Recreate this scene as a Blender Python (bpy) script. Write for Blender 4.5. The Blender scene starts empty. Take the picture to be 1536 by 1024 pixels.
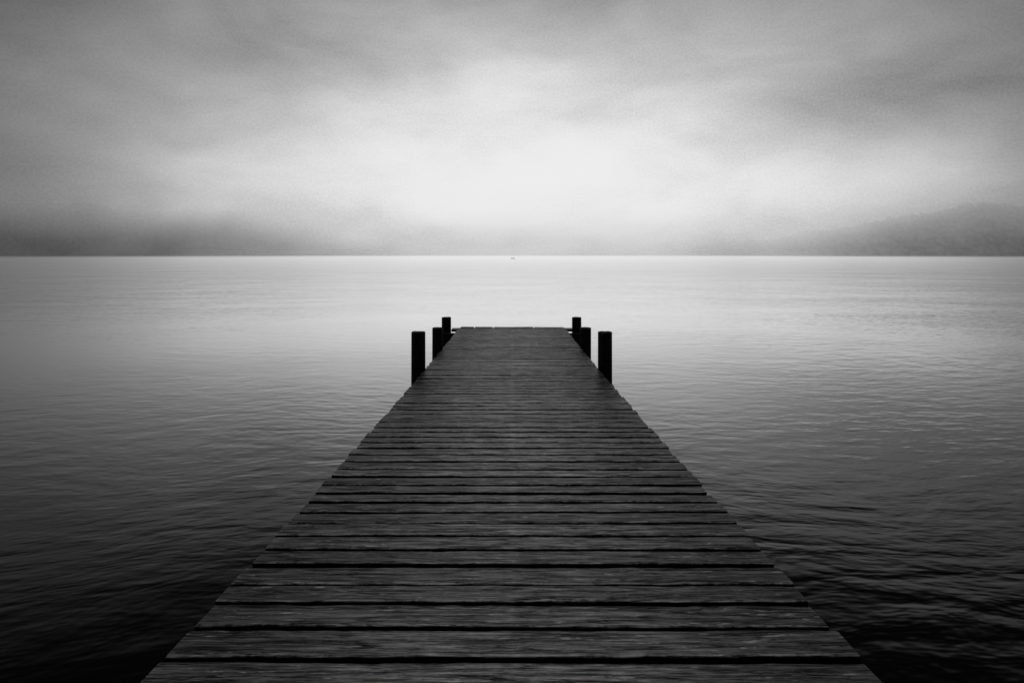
import bpy, bmesh, math, random
from mathutils import noise as mn, Vector
random.seed(7)
sc = bpy.context.scene
sc.view_settings.view_transform = 'Standard'
sc.view_settings.look = 'None'
sc.view_settings.exposure = 0
sc.view_settings.gamma = 1
COL = sc.collection

CAM_Z = 1.9
HALF = 1.076
END = 13.8
def deck_z(y): return CAM_Z - (1.165 + 0.0405*y - 0.00134*y*y)

# ---------------------------------------------------------------- node helper
class NT:
    def __init__(s, tree):
        s.t = tree; s.n = tree.nodes; s.l = tree.links
    def node(s, typ, **kw):
        nd = s.n.new(typ)
        for k, v in kw.items(): setattr(nd, k, v)
        return nd
    def _set(s, sock, v):
        if hasattr(v, 'is_output'): s.l.new(v, sock)
        else: sock.default_value = v
    def m(s, op, a, b=None, c=None, clamp=False):
        nd = s.n.new('ShaderNodeMath'); nd.operation = op; nd.use_clamp = clamp
        s._set(nd.inputs[0], a)
        if b is not None: s._set(nd.inputs[1], b)
        if c is not None: s._set(nd.inputs[2], c)
        return nd.outputs[0]
    def noise(s, vec, scale, detail=4, rough=0.5, dist=0.0):
        nd = s.n.new('ShaderNodeTexNoise')
        s.l.new(vec, nd.inputs['Vector'])
        nd.inputs['Scale'].default_value = scale
        nd.inputs['Detail'].default_value = detail
        nd.inputs['Roughness'].default_value = rough
        nd.inputs['Distortion'].default_value = dist
        return nd.outputs['Fac']
    def mapping(s, vec, loc=(0,0,0), rot=(0,0,0), scale=(1,1,1)):
        nd = s.n.new('ShaderNodeMapping')
        s.l.new(vec, nd.inputs[0])
        nd.inputs['Location'].default_value = loc
        nd.inputs['Rotation'].default_value = rot
        nd.inputs['Scale'].default_value = scale
        return nd.outputs[0]
    def rng(s, v, a, b, c, d, smooth=False):
        nd = s.n.new('ShaderNodeMapRange')
        if smooth: nd.interpolation_type = 'SMOOTHSTEP'
        s._set(nd.inputs['Value'], v)
        nd.inputs['From Min'].default_value = a; nd.inputs['From Max'].default_value = b
        nd.inputs['To Min'].default_value = c; nd.inputs['To Max'].default_value = d
        return nd.outputs[0]
    def comb(s, x, y, z):
        nd = s.n.new('ShaderNodeCombineXYZ')
        s._set(nd.inputs[0], x); s._set(nd.inputs[1], y); s._set(nd.inputs[2], z)
        return nd.outputs[0]
    def bump(s, h, dist, strength=1.0, normal=None):
        nd = s.n.new('ShaderNodeBump')
        s.l.new(h, nd.inputs['Height'])
        nd.inputs['Distance'].default_value = dist
        s._set(nd.inputs['Strength'], strength)
        if normal is not None: s.l.new(normal, nd.inputs['Normal'])
        return nd.outputs[0]

# ---------------------------------------------------------------- world
w = bpy.data.worlds.new("World"); sc.world = w; w.use_nodes = True
T = NT(w.node_tree); T.n.clear()
out = T.node('ShaderNodeOutputWorld'); bg = T.node('ShaderNodeBackground')
T.l.new(bg.outputs[0], out.inputs[0])
tc = T.node('ShaderNodeTexCoord')
sep = T.node('ShaderNodeSeparateXYZ'); T.l.new(tc.outputs['Generated'], sep.inputs[0])
X, Y, Z = sep.outputs
u = T.m('ARCTAN2', X, Y)
v = T.m('ARCSINE', Z)
def gauss(u0, v0, su, sv):
    a = T.m('POWER', T.m('ABSOLUTE', T.m('DIVIDE', T.m('SUBTRACT', u, u0), su)), 2.0)
    b = T.m('POWER', T.m('ABSOLUTE', T.m('DIVIDE', T.m('SUBTRACT', v, v0), sv)), 2.0)
    return T.m('EXPONENT', T.m('MULTIPLY', T.m('ADD', a, b), -1.0))
g1 = T.m('MULTIPLY', gauss(0.05, 0.09, 0.56, 0.29), 0.87)
L = T.m('ADD', g1, 0.03)
dirv = T.comb(T.m('MULTIPLY', u, 1.0), T.m('MULTIPLY', v, 2.0), 0.0)
c1 = T.noise(T.mapping(dirv, loc=(3.1, 1.7, 0), rot=(0,0,math.radians(12))), 2.3, 5, 0.5, 0.3)
c2 = T.noise(T.mapping(dirv, loc=(8.0, 4.7, 0), rot=(0,0,math.radians(-18)), scale=(0.85,1,1)), 5.0, 7, 0.58, 0.3)
c3 = T.noise(T.comb(u, v, 0.0), 330.0, 1, 0.5)
cl = T.m('ADD', T.rng(c1, 0.3, 0.7, -0.15, 0.15), T.rng(c2, 0.3, 0.7, -0.15, 0.15))
cl = T.m('ADD', cl, T.rng(c3, 0.3, 0.7, -0.055, 0.055))
cl = T.m('SUBTRACT', cl, T.m('MULTIPLY', gauss(0.55, 0.21, 0.20, 0.055), 0.34))
cl = T.m('SUBTRACT', cl, T.m('MULTIPLY', gauss(-0.38, 0.27, 0.22, 0.05), 0.18))
cl = T.m('ADD', cl, T.m('MULTIPLY', gauss(-0.36, 0.10, 0.20, 0.045), 0.20))
cl = T.m('ADD', cl, T.m('MULTIPLY', gauss(0.44, 0.095, 0.26, 0.045), 0.26))
L = T.m('MULTIPLY', L, T.m('ADD', cl, 1.0))
L = T.m('SMOOTH_MIN', L, 0.84, 0.28)
L = T.m('MULTIPLY', L, T.rng(v, -0.01, 0.075, 0.76, 1.0, True))
L = T.m('MULTIPLY', L, T.rng(v, 0.33, 0.49, 1.0, 0.05, True))
sky = T.node('ShaderNodeTexSky'); sky.sky_type = 'NISHITA'; sky.sun_disc = False
sky.sun_elevation = math.radians(70); sky.sun_rotation = math.radians(2)
sky.dust_density = 5.0
bw = T.node('ShaderNodeRGBToBW'); T.l.new(sky.outputs[0], bw.inputs[0])
L = T.m('ADD', L, T.m('MULTIPLY', T.m('MINIMUM', bw.outputs[0], 4.0), 0.002))
T.l.new(L, bg.inputs['Color']); bg.inputs['Strength'].default_value = 1.0

overhead_fill = bpy.data.lights.new('overhead_fill', 'SUN'); overhead_fill.energy = 0.55; overhead_fill.angle = math.radians(50)  # wide overhead light added to fill the deck, apart from the low glow ahead
overhead_fill.color = (1, 1, 1)
so = bpy.data.objects.new('overhead_fill', overhead_fill); COL.objects.link(so)
so.rotation_euler = (math.radians(-(90-70)), 0, math.radians(-2))

# ---------------------------------------------------------------- materials
def newmat(name):
    m = bpy.data.materials.new(name); m.use_nodes = True
    t = NT(m.node_tree); t.n.clear()
    o = t.node('ShaderNodeOutputMaterial')
    return m, t, o
def grey(t, v):
    return t.comb(v, v, v)

# wood deck
mwood, t, o = newmat('weathered_wood')
p = t.node('ShaderNodeBsdfPrincipled'); t.l.new(p.outputs[0], o.inputs[0])
tcw = t.node('ShaderNodeTexCoord').outputs['Object']
at = t.node('ShaderNodeAttribute', attribute_name='pid').outputs['Fac']
ed = t.node('ShaderNodeAttribute', attribute_name='gap_shade').outputs['Fac']
wn = t.node('ShaderNodeAttribute', attribute_name='worn_highlight').outputs['Fac']
sp = t.node('ShaderNodeSeparateXYZ'); t.l.new(tcw, sp.inputs[0])
vx = t.comb(t.m('ADD', sp.outputs[0], t.m('MULTIPLY', at, 37.0)), sp.outputs[1], t.m('ADD', sp.outputs[2], t.m('MULTIPLY', at, 11.0)))
gr = t.noise(t.mapping(vx, scale=(4.0, 50, 50)), 1.0, 7, 0.80, 0.1)
crk = t.noise(t.mapping(vx, loc=(5,2,9), scale=(1.5, 20, 20)), 1.0, 4, 0.65, 0.5)
crk = t.rng(t.m('ABSOLUTE', t.m('SUBTRACT', crk, 0.5)), 0.0, 0.03, 0.0, 1.0)
blot = t.noise(t.mapping(vx, scale=(6, 12, 1)), 1.6, 6, 0.75)
plank = t.rng(t.m('FRACT', t.m('MULTIPLY', at, 91.7)), 0, 1, 0.32, 1.75)
ax = t.m('ABSOLUTE', t.m('SUBTRACT', sp.outputs[0], 0.005))
wear = t.rng(ax, 0.10, 0.95, 1.4, 0.40, True)
wear = t.m('MULTIPLY', wear, t.rng(ax, 0.0, 0.04, 1.45, 1.0, True))      # scuffed line along the middle
b = t.rng(gr, 0.44, 0.62, 0.003, 0.135)
b = t.m('MULTIPLY', b, t.rng(blot, 0.38, 0.62, 0.15, 1.7))
b = t.m('MULTIPLY', b, plank); b = t.m('MULTIPLY', b, wear)
fleck = t.noise(t.mapping(vx, loc=(1,7,3), scale=(10, 50, 50)), 1.0, 3, 0.7)
b = t.m('ADD', b, t.rng(fleck, 0.62, 0.69, 0.0, 0.38))
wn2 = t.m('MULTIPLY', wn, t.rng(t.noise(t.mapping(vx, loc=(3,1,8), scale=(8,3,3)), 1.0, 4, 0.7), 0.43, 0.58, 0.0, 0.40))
b = t.m('ADD', b, wn2)  # front edge strip: pale wear with an edge highlight painted in
b = t.m('MULTIPLY', b, t.rng(crk, 0, 1, 0.04, 1.0))
b = t.m('MULTIPLY', b, t.rng(ed, 0, 1, 1.0, 0.06))  # side walls and far lip darkened: gap shade painted into the colour
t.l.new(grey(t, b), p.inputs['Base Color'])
t.l.new(t.rng(gr, 0.35, 0.65, 0.56, 0.30), p.inputs['Roughness'])
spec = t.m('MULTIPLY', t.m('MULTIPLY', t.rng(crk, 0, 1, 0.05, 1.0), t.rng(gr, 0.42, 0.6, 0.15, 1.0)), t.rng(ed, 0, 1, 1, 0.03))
spec = t.m('MULTIPLY', spec, t.rng(plank, 0.3, 1.8, 0.6, 1.3))
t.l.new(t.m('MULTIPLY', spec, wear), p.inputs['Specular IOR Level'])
h = t.m('ADD', t.m('MULTIPLY', gr, 1.0), t.m('MULTIPLY', crk, 0.8))
t.l.new(t.bump(h, 0.007, t.rng(sp.outputs[1], 2, 8, 1.0, 0.15)), p.inputs['Normal'])

# post wood
mpost, t, o = newmat('dark_post_wood')
p = t.node('ShaderNodeBsdfPrincipled'); t.l.new(p.outputs[0], o.inputs[0])
tcw = t.node('ShaderNodeTexCoord').outputs['Object']
gr = t.noise(t.mapping(tcw, scale=(45, 45, 2.5)), 1.0, 6, 0.65, 0.5)
bl = t.noise(tcw, 6.0, 3, 0.6)
b = t.m('MULTIPLY', t.rng(gr, 0.35, 0.65, 0.006, 0.07), t.rng(bl, 0.3, 0.7, 0.5, 1.4))
t.l.new(grey(t, b), p.inputs['Base Color'])
p.inputs['Roughness'].default_value = 0.7
p.inputs['Specular IOR Level'].default_value = 0.3
t.l.new(t.bump(gr, 0.008, 0.9), p.inputs['Normal'])

# water
mwat, t, o = newmat('lake_water')
p = t.node('ShaderNodeBsdfPrincipled')
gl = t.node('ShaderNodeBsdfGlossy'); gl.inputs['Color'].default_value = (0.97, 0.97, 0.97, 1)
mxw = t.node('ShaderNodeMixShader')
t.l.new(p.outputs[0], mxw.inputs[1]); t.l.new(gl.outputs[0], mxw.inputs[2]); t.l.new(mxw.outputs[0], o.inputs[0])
tcw = t.node('ShaderNodeTexCoord').outputs['Object']
p.inputs['Base Color'].default_value = (0.002, 0.002, 0.002, 1)
p.inputs['IOR'].default_value = 1.33
warp = t.noise(tcw, 0.10, 2, 0.5)
spw = t.node('ShaderNodeSeparateXYZ'); t.l.new(tcw, spw.inputs[0])
wy = t.m('ADD', spw.outputs[1], t.m('MULTIPLY', warp, 5.0))
vw = t.comb(spw.outputs[0], wy, 0.0)
n1 = t.noise(t.mapping(vw, rot=(0,0,math.radians(6)), scale=(0.75, 1.3, 1)), 2.6, 3, 0.5, 0.2)
n2 = t.noise(t.mapping(vw, loc=(4,9,0), rot=(0,0,math.radians(-14)), scale=(0.5, 1.0, 1)), 0.6, 1, 0.5, 0.2)
n3 = t.noise(t.mapping(vw, loc=(14,3,0), rot=(0,0,math.radians(10)), scale=(0.6, 1.3, 1)), 7.0, 2, 0.55, 0.2)
n4 = t.noise(t.mapping(vw, loc=(24,13,0), rot=(0,0,math.radians(3)), scale=(0.45, 1.0, 1)), 0.35, 5, 0.75, 0.1)
patch = t.rng(t.noise(t.mapping(tcw, loc=(2,5,0), scale=(0.5,1,1)), 0.13, 2, 0.5), 0.38, 0.62, 0.35, 1.0, True)
patch = t.m('MULTIPLY', patch, t.rng(spw.outputs[0], -4, 4, 0.65, 1.6, True))
dist = t.m('SQRT', t.m('ADD', t.m('POWER', spw.outputs[0], 2.0), t.m('POWER', spw.outputs[1], 2.0)))
hh = t.m('ADD', t.m('MULTIPLY', t.m('MULTIPLY', n1, patch), 0.42), t.m('MULTIPLY', n2, 0.13))
hh = t.m('ADD', hh, t.m('MULTIPLY', n3, 0.08))
hh = t.m('ADD', hh, t.m('MULTIPLY', n4, t.rng(dist, 10, 80, 0.0, 6.0)))
att = t.m('DIVIDE', 1.0, t.m('ADD', 1.0, t.m('DIVIDE', dist, 45.0)))
att = t.m('MULTIPLY', att, t.rng(dist, 3, 8, 0.6, 1.0))
# mean slope of the wavelets that face the jetty on open water
sl = t.m('DIVIDE', t.rng(dist, 6, 90, 0.0, -0.045, True), t.m('MAXIMUM', dist, 0.1))
vn = t.node('ShaderNodeVectorMath', operation='NORMALIZE')
t.l.new(t.comb(t.m('MULTIPLY', spw.outputs[0], sl), t.m('MULTIPLY', spw.outputs[1], sl), 1.0), vn.inputs[0])
bo = t.bump(hh, 0.045, att, vn.outputs[0])
t.l.new(bo, p.inputs['Normal']); t.l.new(bo, gl.inputs['Normal'])
ro = t.rng(dist, 8, 60, 0.07, 0.12)
t.l.new(ro, p.inputs['Roughness']); t.l.new(ro, gl.inputs['Roughness'])
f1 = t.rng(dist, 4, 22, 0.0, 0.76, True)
t.l.new(t.m('ADD', f1, t.rng(dist, 60, 400, 0.0, 0.22)), mxw.inputs[0])  # mirror sheen put into the material with distance to brighten far water

# misty hill
def hillmat(name, x_in, x_out, amax, tex):
    m, t, o = newmat(name)
    g = t.node('ShaderNodeTexCoord').outputs['Object']
    s = t.node('ShaderNodeSeparateXYZ'); t.l.new(g, s.inputs[0])
    df = t.node('ShaderNodeBsdfDiffuse')
    n = t.noise(t.mapping(g, scale=(1, 0.0, 1.4)), 0.07, 4, 0.6)
    t.l.new(grey(t, t.rng(n, 0.3, 0.7, 0.05, 0.09)), df.inputs[0])
    nn = t.node('ShaderNodeCombineXYZ'); nn.inputs[1].default_value = -0.6; nn.inputs[2].default_value = 0.8
    t.l.new(nn.outputs[0], df.inputs['Normal'])
    tr = t.node('ShaderNodeBsdfTransparent')
    mx = t.node('ShaderNodeMixShader')
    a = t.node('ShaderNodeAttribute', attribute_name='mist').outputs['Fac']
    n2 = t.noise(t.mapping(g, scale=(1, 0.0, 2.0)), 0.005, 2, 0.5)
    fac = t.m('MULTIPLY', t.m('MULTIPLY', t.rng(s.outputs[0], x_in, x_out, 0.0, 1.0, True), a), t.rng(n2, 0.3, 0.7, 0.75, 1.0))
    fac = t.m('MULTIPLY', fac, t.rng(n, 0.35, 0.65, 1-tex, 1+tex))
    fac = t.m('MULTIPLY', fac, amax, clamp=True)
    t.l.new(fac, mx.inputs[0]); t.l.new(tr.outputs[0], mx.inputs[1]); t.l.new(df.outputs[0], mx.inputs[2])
    t.l.new(mx.outputs[0], o.inputs[0])
    return m

# ---------------------------------------------------------------- helpers
def add_obj(name, me, parent=None):
    ob = bpy.data.objects.new(name, me); COL.objects.link(ob)
    if parent is not None: ob.parent = parent
    return ob
def mesh_from(name, verts, faces, mat, smooth=False):
    me = bpy.data.meshes.new(name); me.from_pydata(verts, [], faces); me.update()
    me.materials.append(mat)
    if smooth:
        for f in me.polygons: f.use_smooth = True
    return me
def tag(ob, label, cat, kind=None, group=None):
    ob['label'] = label; ob['category'] = cat
    if kind: ob['kind'] = kind
    if group: ob['group'] = group

# ---------------------------------------------------------------- water
xs = [-3000, -800, -200, -60, -20, 0, 20, 60, 200, 800, 3000]
ys = [-300, -60, -10, 0, 10, 30, 80, 250, 800, 1500, 4000]
vs = [(x, y, 0) for y in ys for x in xs]
fs = []
n = len(xs)
for j in range(len(ys)-1):
    for i in range(n-1):
        fs.append((j*n+i, j*n+i+1, (j+1)*n+i+1, (j+1)*n+i))
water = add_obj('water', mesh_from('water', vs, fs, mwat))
tag(water, 'calm dark lake water with soft ripples under mist', 'water', 'structure')

# ---------------------------------------------------------------- jetty
jetty = bpy.data.objects.new('jetty', None); COL.objects.link(jetty)
jetty.empty_display_size = 0.5
tag(jetty, 'long dark weathered wooden plank jetty with short posts over lake', 'jetty')

verts, faces, pids, edg, worn_highlight = [], [], [], [], []
NS = 72
def plank(y0, y1, xa, xb, dz, pid, th=0.045):
    base = len(verts)
    yc = (y0+y1)/2
    tilt = random.uniform(-0.002, 0.002)
    skew = random.uniform(-0.003, 0.003)
    roll = random.uniform(-0.03, 0.03)
    bv = 0.004
    prof = lambda a, c: [(a, -th), (a, -bv), (a+bv*0.9, 0), (a+0.13*(c-a), 0.0012), (c-0.13*(c-a), 0.0012), (c-bv*0.9, 0), (c, -bv), (c, -th)]
    chips = [(random.uniform(xa, xb), random.uniform(0.01, 0.035), random.uniform(0.004, 0.010), random.random() < 0.5) for _ in range(random.randint(0, 3))]
    for i in range(NS+1):
        x = xa + (xb-xa)*i/NS
        ea = 0.003*mn.noise(Vector((x*3.1, pid*91, 0))) + 0.005*mn.noise(Vector((x*17, pid*91, 5)))
        eb = 0.003*mn.noise(Vector((x*3.1, pid*91, 9))) + 0.005*mn.noise(Vector((x*17, pid*91, 14)))
        for (cx, cw, cd_, side) in chips:
            q = max(0, 1-abs(x-cx)/cw)
            if side: ea += cd_*q
            else: eb -= cd_*q
        hz = 0.002*mn.noise(Vector((x*1.3, pid*77, 3)))
        sk = skew*x
        for k, (yy, zz) in enumerate(prof(y0+ea, y1+eb)):
            rz = (yy-yc)*roll
            jz = 0.0025*mn.noise(Vector((x*9, yy*20, pid*50))) if 1 < k < 6 else 0
            verts.append((x, yy+sk, deck_z(yy)+zz+dz+tilt*x+hz+rz+jz)); pids.append(pid)
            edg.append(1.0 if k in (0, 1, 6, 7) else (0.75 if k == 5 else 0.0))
            worn_highlight.append(1.0 if k == 2 else 0.0)
    for i in range(NS):
        for k in range(8):
            k2 = (k+1) % 8
            a = base+i*8
            faces.append((a+k, a+8+k, a+8+k2, a+k2))
    faces.append(tuple(base+k for k in range(8)))
    faces.append(tuple(base+NS*8+7-k for k in range(8)))

y = -1.2
while y < END-0.42:
    if y < 3.2:
        wdt = random.choice([0.12, 0.13, 0.14, 0.15, 0.16, 0.175])
        gap = random.choice([0.013, 0.016, 0.020, 0.024, 0.029])
    else:
        wdt = random.choice([0.12, 0.125, 0.13, 0.14, 0.15])
        gap = random.choice([0.019, 0.022, 0.025, 0.030, 0.034])
    jj = 0.010
    plank(y, y+wdt, -HALF+random.uniform(-jj, jj), HALF+random.uniform(-jj, jj), random.uniform(-0.0015, 0.0015), random.random())
    y += wdt+gap
for k in range(2):
    plank(y, y+0.14, -1.20, 1.20, 0.004, random.random()); y += 0.152
cuts = [-1.05, -0.76, -0.38, 0.44, 1.06]
for a, c in zip(cuts[:-1], cuts[1:]):
    plank(y, y+0.10, a+0.012, c-0.012, 0.012+random.uniform(-0.006,0.008), random.random())
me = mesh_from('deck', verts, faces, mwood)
for nm, dat in (('pid', pids), ('gap_shade', edg), ('worn_highlight', worn_highlight)):
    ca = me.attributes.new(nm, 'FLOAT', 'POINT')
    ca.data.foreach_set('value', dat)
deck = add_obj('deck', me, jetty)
Y_END = y+0.10

def beam(name, x0, x1, ya, yb, ztf, hgt, seg=1):
    bm = bmesh.new()
    rows = []
    for i in range(seg+1):
        yy = ya+(yb-ya)*i/seg
        zt = ztf(yy)
        rows.append([bm.verts.new(q) for q in [(x0,yy,zt-hgt),(x1,yy,zt-hgt),(x1,yy,zt),(x0,yy,zt)]])
    for a, c in zip(rows[:-1], rows[1:]):
        for k in range(4):
            bm.faces.new([a[k], a[(k+1)%4], c[(k+1)%4], c[k]])
    bm.faces.new(rows[0][::-1]); bm.faces.new(rows[-1])
    bmesh.ops.recalc_face_normals(bm, faces=bm.faces)
    if seg == 1: bmesh.ops.bevel(bm, geom=bm.edges[:], offset=0.006, segments=2, affect='EDGES')
    m = bpy.data.meshes.new(name); bm.to_mesh(m); bm.free(); m.materials.append(mpost)
    return add_obj(name, m, jetty)
for bx in (-0.86, -0.30, 0.30, 0.86):
    beam('stringer', bx-0.035, bx+0.035, -1.2, Y_END-0.03, lambda q: deck_z(q)-0.058, 0.15, 14)
for cy, wx in ((2.2, 1.08), (5.3, 1.08), (8.55, 1.15), (10.9, 1.15)):
    z = deck_z(cy)-0.215
    beam('crossbeam', -wx, wx, cy+0.11, cy+0.18, lambda q: z, 0.16)
z2 = deck_z(13.3)-0.045
beam('crossbeam', -1.37, -0.90, 13.22, 13.32, lambda q: z2, 0.13)
beam('crossbeam', 0.90, 1.37, 13.22, 13.32, lambda q: z2, 0.13)

def post(px, py, r, top, seed):
    vs, fs = [], []
    NA = 36
    zs = []
    z = -1.2
    while z < top-0.012: zs.append(z); z += 0.05
    zs += [top-0.010, top-0.002]
    for j, z in enumerate(zs):
        rr = r*(1+0.03*max(0, (top-z))/1.5)
        if j == len(zs)-1: rr = r-0.008
        for k in range(NA):
            a = 2*math.pi*k/NA
            q = rr*(1+0.018*mn.noise(Vector((math.cos(a)*1.5, math.sin(a)*1.5, z*0.8+seed)))+0.02*mn.noise(Vector((math.cos(a)*9, math.sin(a)*9, z*1.2+seed))))
            vs.append((q*math.cos(a), q*math.sin(a), z + (0.006*mn.noise(Vector((math.cos(a)*2, math.sin(a)*2, seed))) if j >= len(zs)-2 else 0)))
    for j in range(len(zs)-1):
        for k in range(NA):
            k2 = (k+1) % NA
            fs.append((j*NA+k, j*NA+k2, (j+1)*NA+k2, (j+1)*NA+k))
    b0 = len(vs)
    for k in range(NA):
        a = 2*math.pi*k/NA
        vs.append(((r*0.45)*math.cos(a), (r*0.45)*math.sin(a), top+0.001*mn.noise(Vector((a, seed, 0)))))
    L0 = (len(zs)-1)*NA
    for k in range(NA):
        k2 = (k+1) % NA
        fs.append((L0+k, L0+k2, b0+k2, b0+k))
    fs.append(tuple(b0+k for k in range(NA)))
    fs.append(tuple(NA-1-k for k in range(NA)))
    ob = add_obj('post', mesh_from('post', vs, fs, mpost, True), jetty)
    ob.location = (px, py, 0)
    return ob
PX = lambda px, Z: (px-768)/1024*Z
PZ = lambda py, Z: CAM_Z-(py-383)/1024*Z
for (Zp, xa, xb, pt, sd) in [(8.5, 617, 638, 497, 1), (10.8, 648.5, 664.5, 491, 2), (13.45, 662.5, 676.5, 475.5, 3),
                             (8.5, 897, 918, 497, 4), (10.8, 870, 886.5, 491, 5), (13.45, 858, 872, 475.5, 6)]:
    r = (xb-xa)/1024*Zp/2
    post(PX((xa+xb)/2, Zp), Zp, r, PZ(pt, Zp), sd*7.3)
for py in (2.2, 5.3):
    for px in (-0.98, 0.98):
        post(px, py, 0.075, deck_z(py)-0.22, px*3+py)

# ---------------------------------------------------------------- hills
def sst(a, b, x):
    q = max(0, min(1, (x-a)/(b-a))); return q*q*(3-2*q)
def hill(name, xr, yr, hfun, mat, nx, ny, rough, fade, label):
    vs, fs, ms = [], [], []
    for j in range(ny+1):
        fj = j/ny
        y = yr[0]+(yr[1]-yr[0])*fj
        for i in range(nx+1):
            x = xr[0]+(xr[1]-xr[0])*i/nx
            H = hfun(x)
            h = H*fj
            xx = x*1460/y
            r = rough*fj*min(1, H/30)*(mn.noise(Vector((xx*0.012, 0, 1)))*0.6 + mn.noise(Vector((xx*0.05, 0, 4)))*0.5 + abs(mn.noise(Vector((xx*0.10, 0, 8))))*0.6 + abs(mn.noise(Vector((xx*0.21, 0, 18))))*0.3)
            vs.append((x, y, h+r-(0.5 if j == 0 else 0)))
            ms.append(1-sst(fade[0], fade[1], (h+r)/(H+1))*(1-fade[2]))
    for j in range(ny):
        for i in range(nx):
            a = j*(nx+1)+i
            fs.append((a, a+1, a+nx+2, a+nx+1))
    me = mesh_from(name, vs, fs, mat, True)
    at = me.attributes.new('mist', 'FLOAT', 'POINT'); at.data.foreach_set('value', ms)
    ob = add_obj(name, me)
    tag(ob, label, 'hill', 'structure')
    return ob
def interp(pts):
    def f(x):
        if x <= pts[0][0]: return pts[0][1]
        for (a, ha), (c, hc) in zip(pts[:-1], pts[1:]):
            if x <= c:
                q = (x-a)/(c-a); q = q*q*(3-2*q)
                return ha+(hc-ha)*q
        return pts[-1][1]
    return f
K = 1500/1024
hl = interp([(-1600, 120), (-768*K, 78*K), (-640*K, 80*K), (-560*K, 64*K), (-430*K, 68*K), (-320*K, 44*K), (-200*K, 24*K), (-60*K, 6)])
hr = interp([(100*K, 8), (330*K, 20*K), (500*K, 40*K), (560*K, 57*K), (640*K, 66*K), (710*K, 78*K), (768*K, 74*K), (1600, 110)])
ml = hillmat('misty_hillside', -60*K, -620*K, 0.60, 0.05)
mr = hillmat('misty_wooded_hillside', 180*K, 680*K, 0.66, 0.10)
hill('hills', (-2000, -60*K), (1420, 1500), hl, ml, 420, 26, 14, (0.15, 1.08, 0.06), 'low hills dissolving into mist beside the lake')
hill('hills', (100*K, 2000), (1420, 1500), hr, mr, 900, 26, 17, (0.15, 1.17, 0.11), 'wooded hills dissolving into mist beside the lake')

# ---------------------------------------------------------------- small far boat
mboat, t, o = newmat('hazy_boat_paint')
p = t.node('ShaderNodeBsdfPrincipled'); t.l.new(p.outputs[0], o.inputs[0])
g = t.node('ShaderNodeTexCoord').outputs['Object']
t.l.new(grey(t, t.rng(t.noise(g, 8, 3), 0.3, 0.7, 0.10, 0.25)), p.inputs['Base Color'])  # greys lifted: haze over the lake put into the boat colour
boat = bpy.data.objects.new('rowing_boat', None); COL.objects.link(boat)
boat.location = (0.5, 400, 0); boat.scale = (0.8, 0.8, 0.8)
tag(boat, 'tiny dark low rowing boat on open water', 'boat')
vs, fs = [], []
NB = 16; prof = 7
for i in range(NB+1):
    s = i/NB*2-1
    wd = 0.55*(1-abs(s)**2.6)+0.01
    gun = 0.36+0.18*abs(s)**2
    for k in range(prof):
        a = math.pi*(k/(prof-1))
        vs.append((s*1.5, -wd*math.cos(a), gun-(gun+0.1)*max(0, math.sin(a))**0.7*(1-0.3*abs(s)**4)))
for i in range(NB):
    for k in range(prof-1):
        a = i*prof+k
        fs.append((a, a+1, a+prof+1, a+prof))
hb = add_obj('hull', mesh_from('hull', vs, fs, mboat, True), boat)
sm = hb.modifiers.new('s', 'SOLIDIFY'); sm.thickness = 0.03
for sx in (-0.5, 0.4):
    m2 = mesh_from('seat', [(sx-.12,-.5,.27),(sx+.12,-.5,.27),(sx+.12,.5,.27),(sx-.12,.5,.27),(sx-.12,-.5,.3),(sx+.12,-.5,.3),(sx+.12,.5,.3),(sx-.12,.5,.3)],
        [(3,2,1,0),(4,5,6,7),(0,1,5,4),(1,2,6,5),(2,3,7,6),(3,0,4,7)], mboat)
    add_obj('seat', m2, boat)

# ---------------------------------------------------------------- camera
cd = bpy.data.cameras.new('camera'); cam = bpy.data.objects.new('camera', cd); COL.objects.link(cam)
cam.location = (0, 0, CAM_Z); cam.rotation_euler = (math.radians(90), 0, 0)
cd.sensor_width = 36; cd.lens = 24
cd.shift_y = -129/1536
cd.clip_start = 0.05; cd.clip_end = 10000
sc.camera = cam
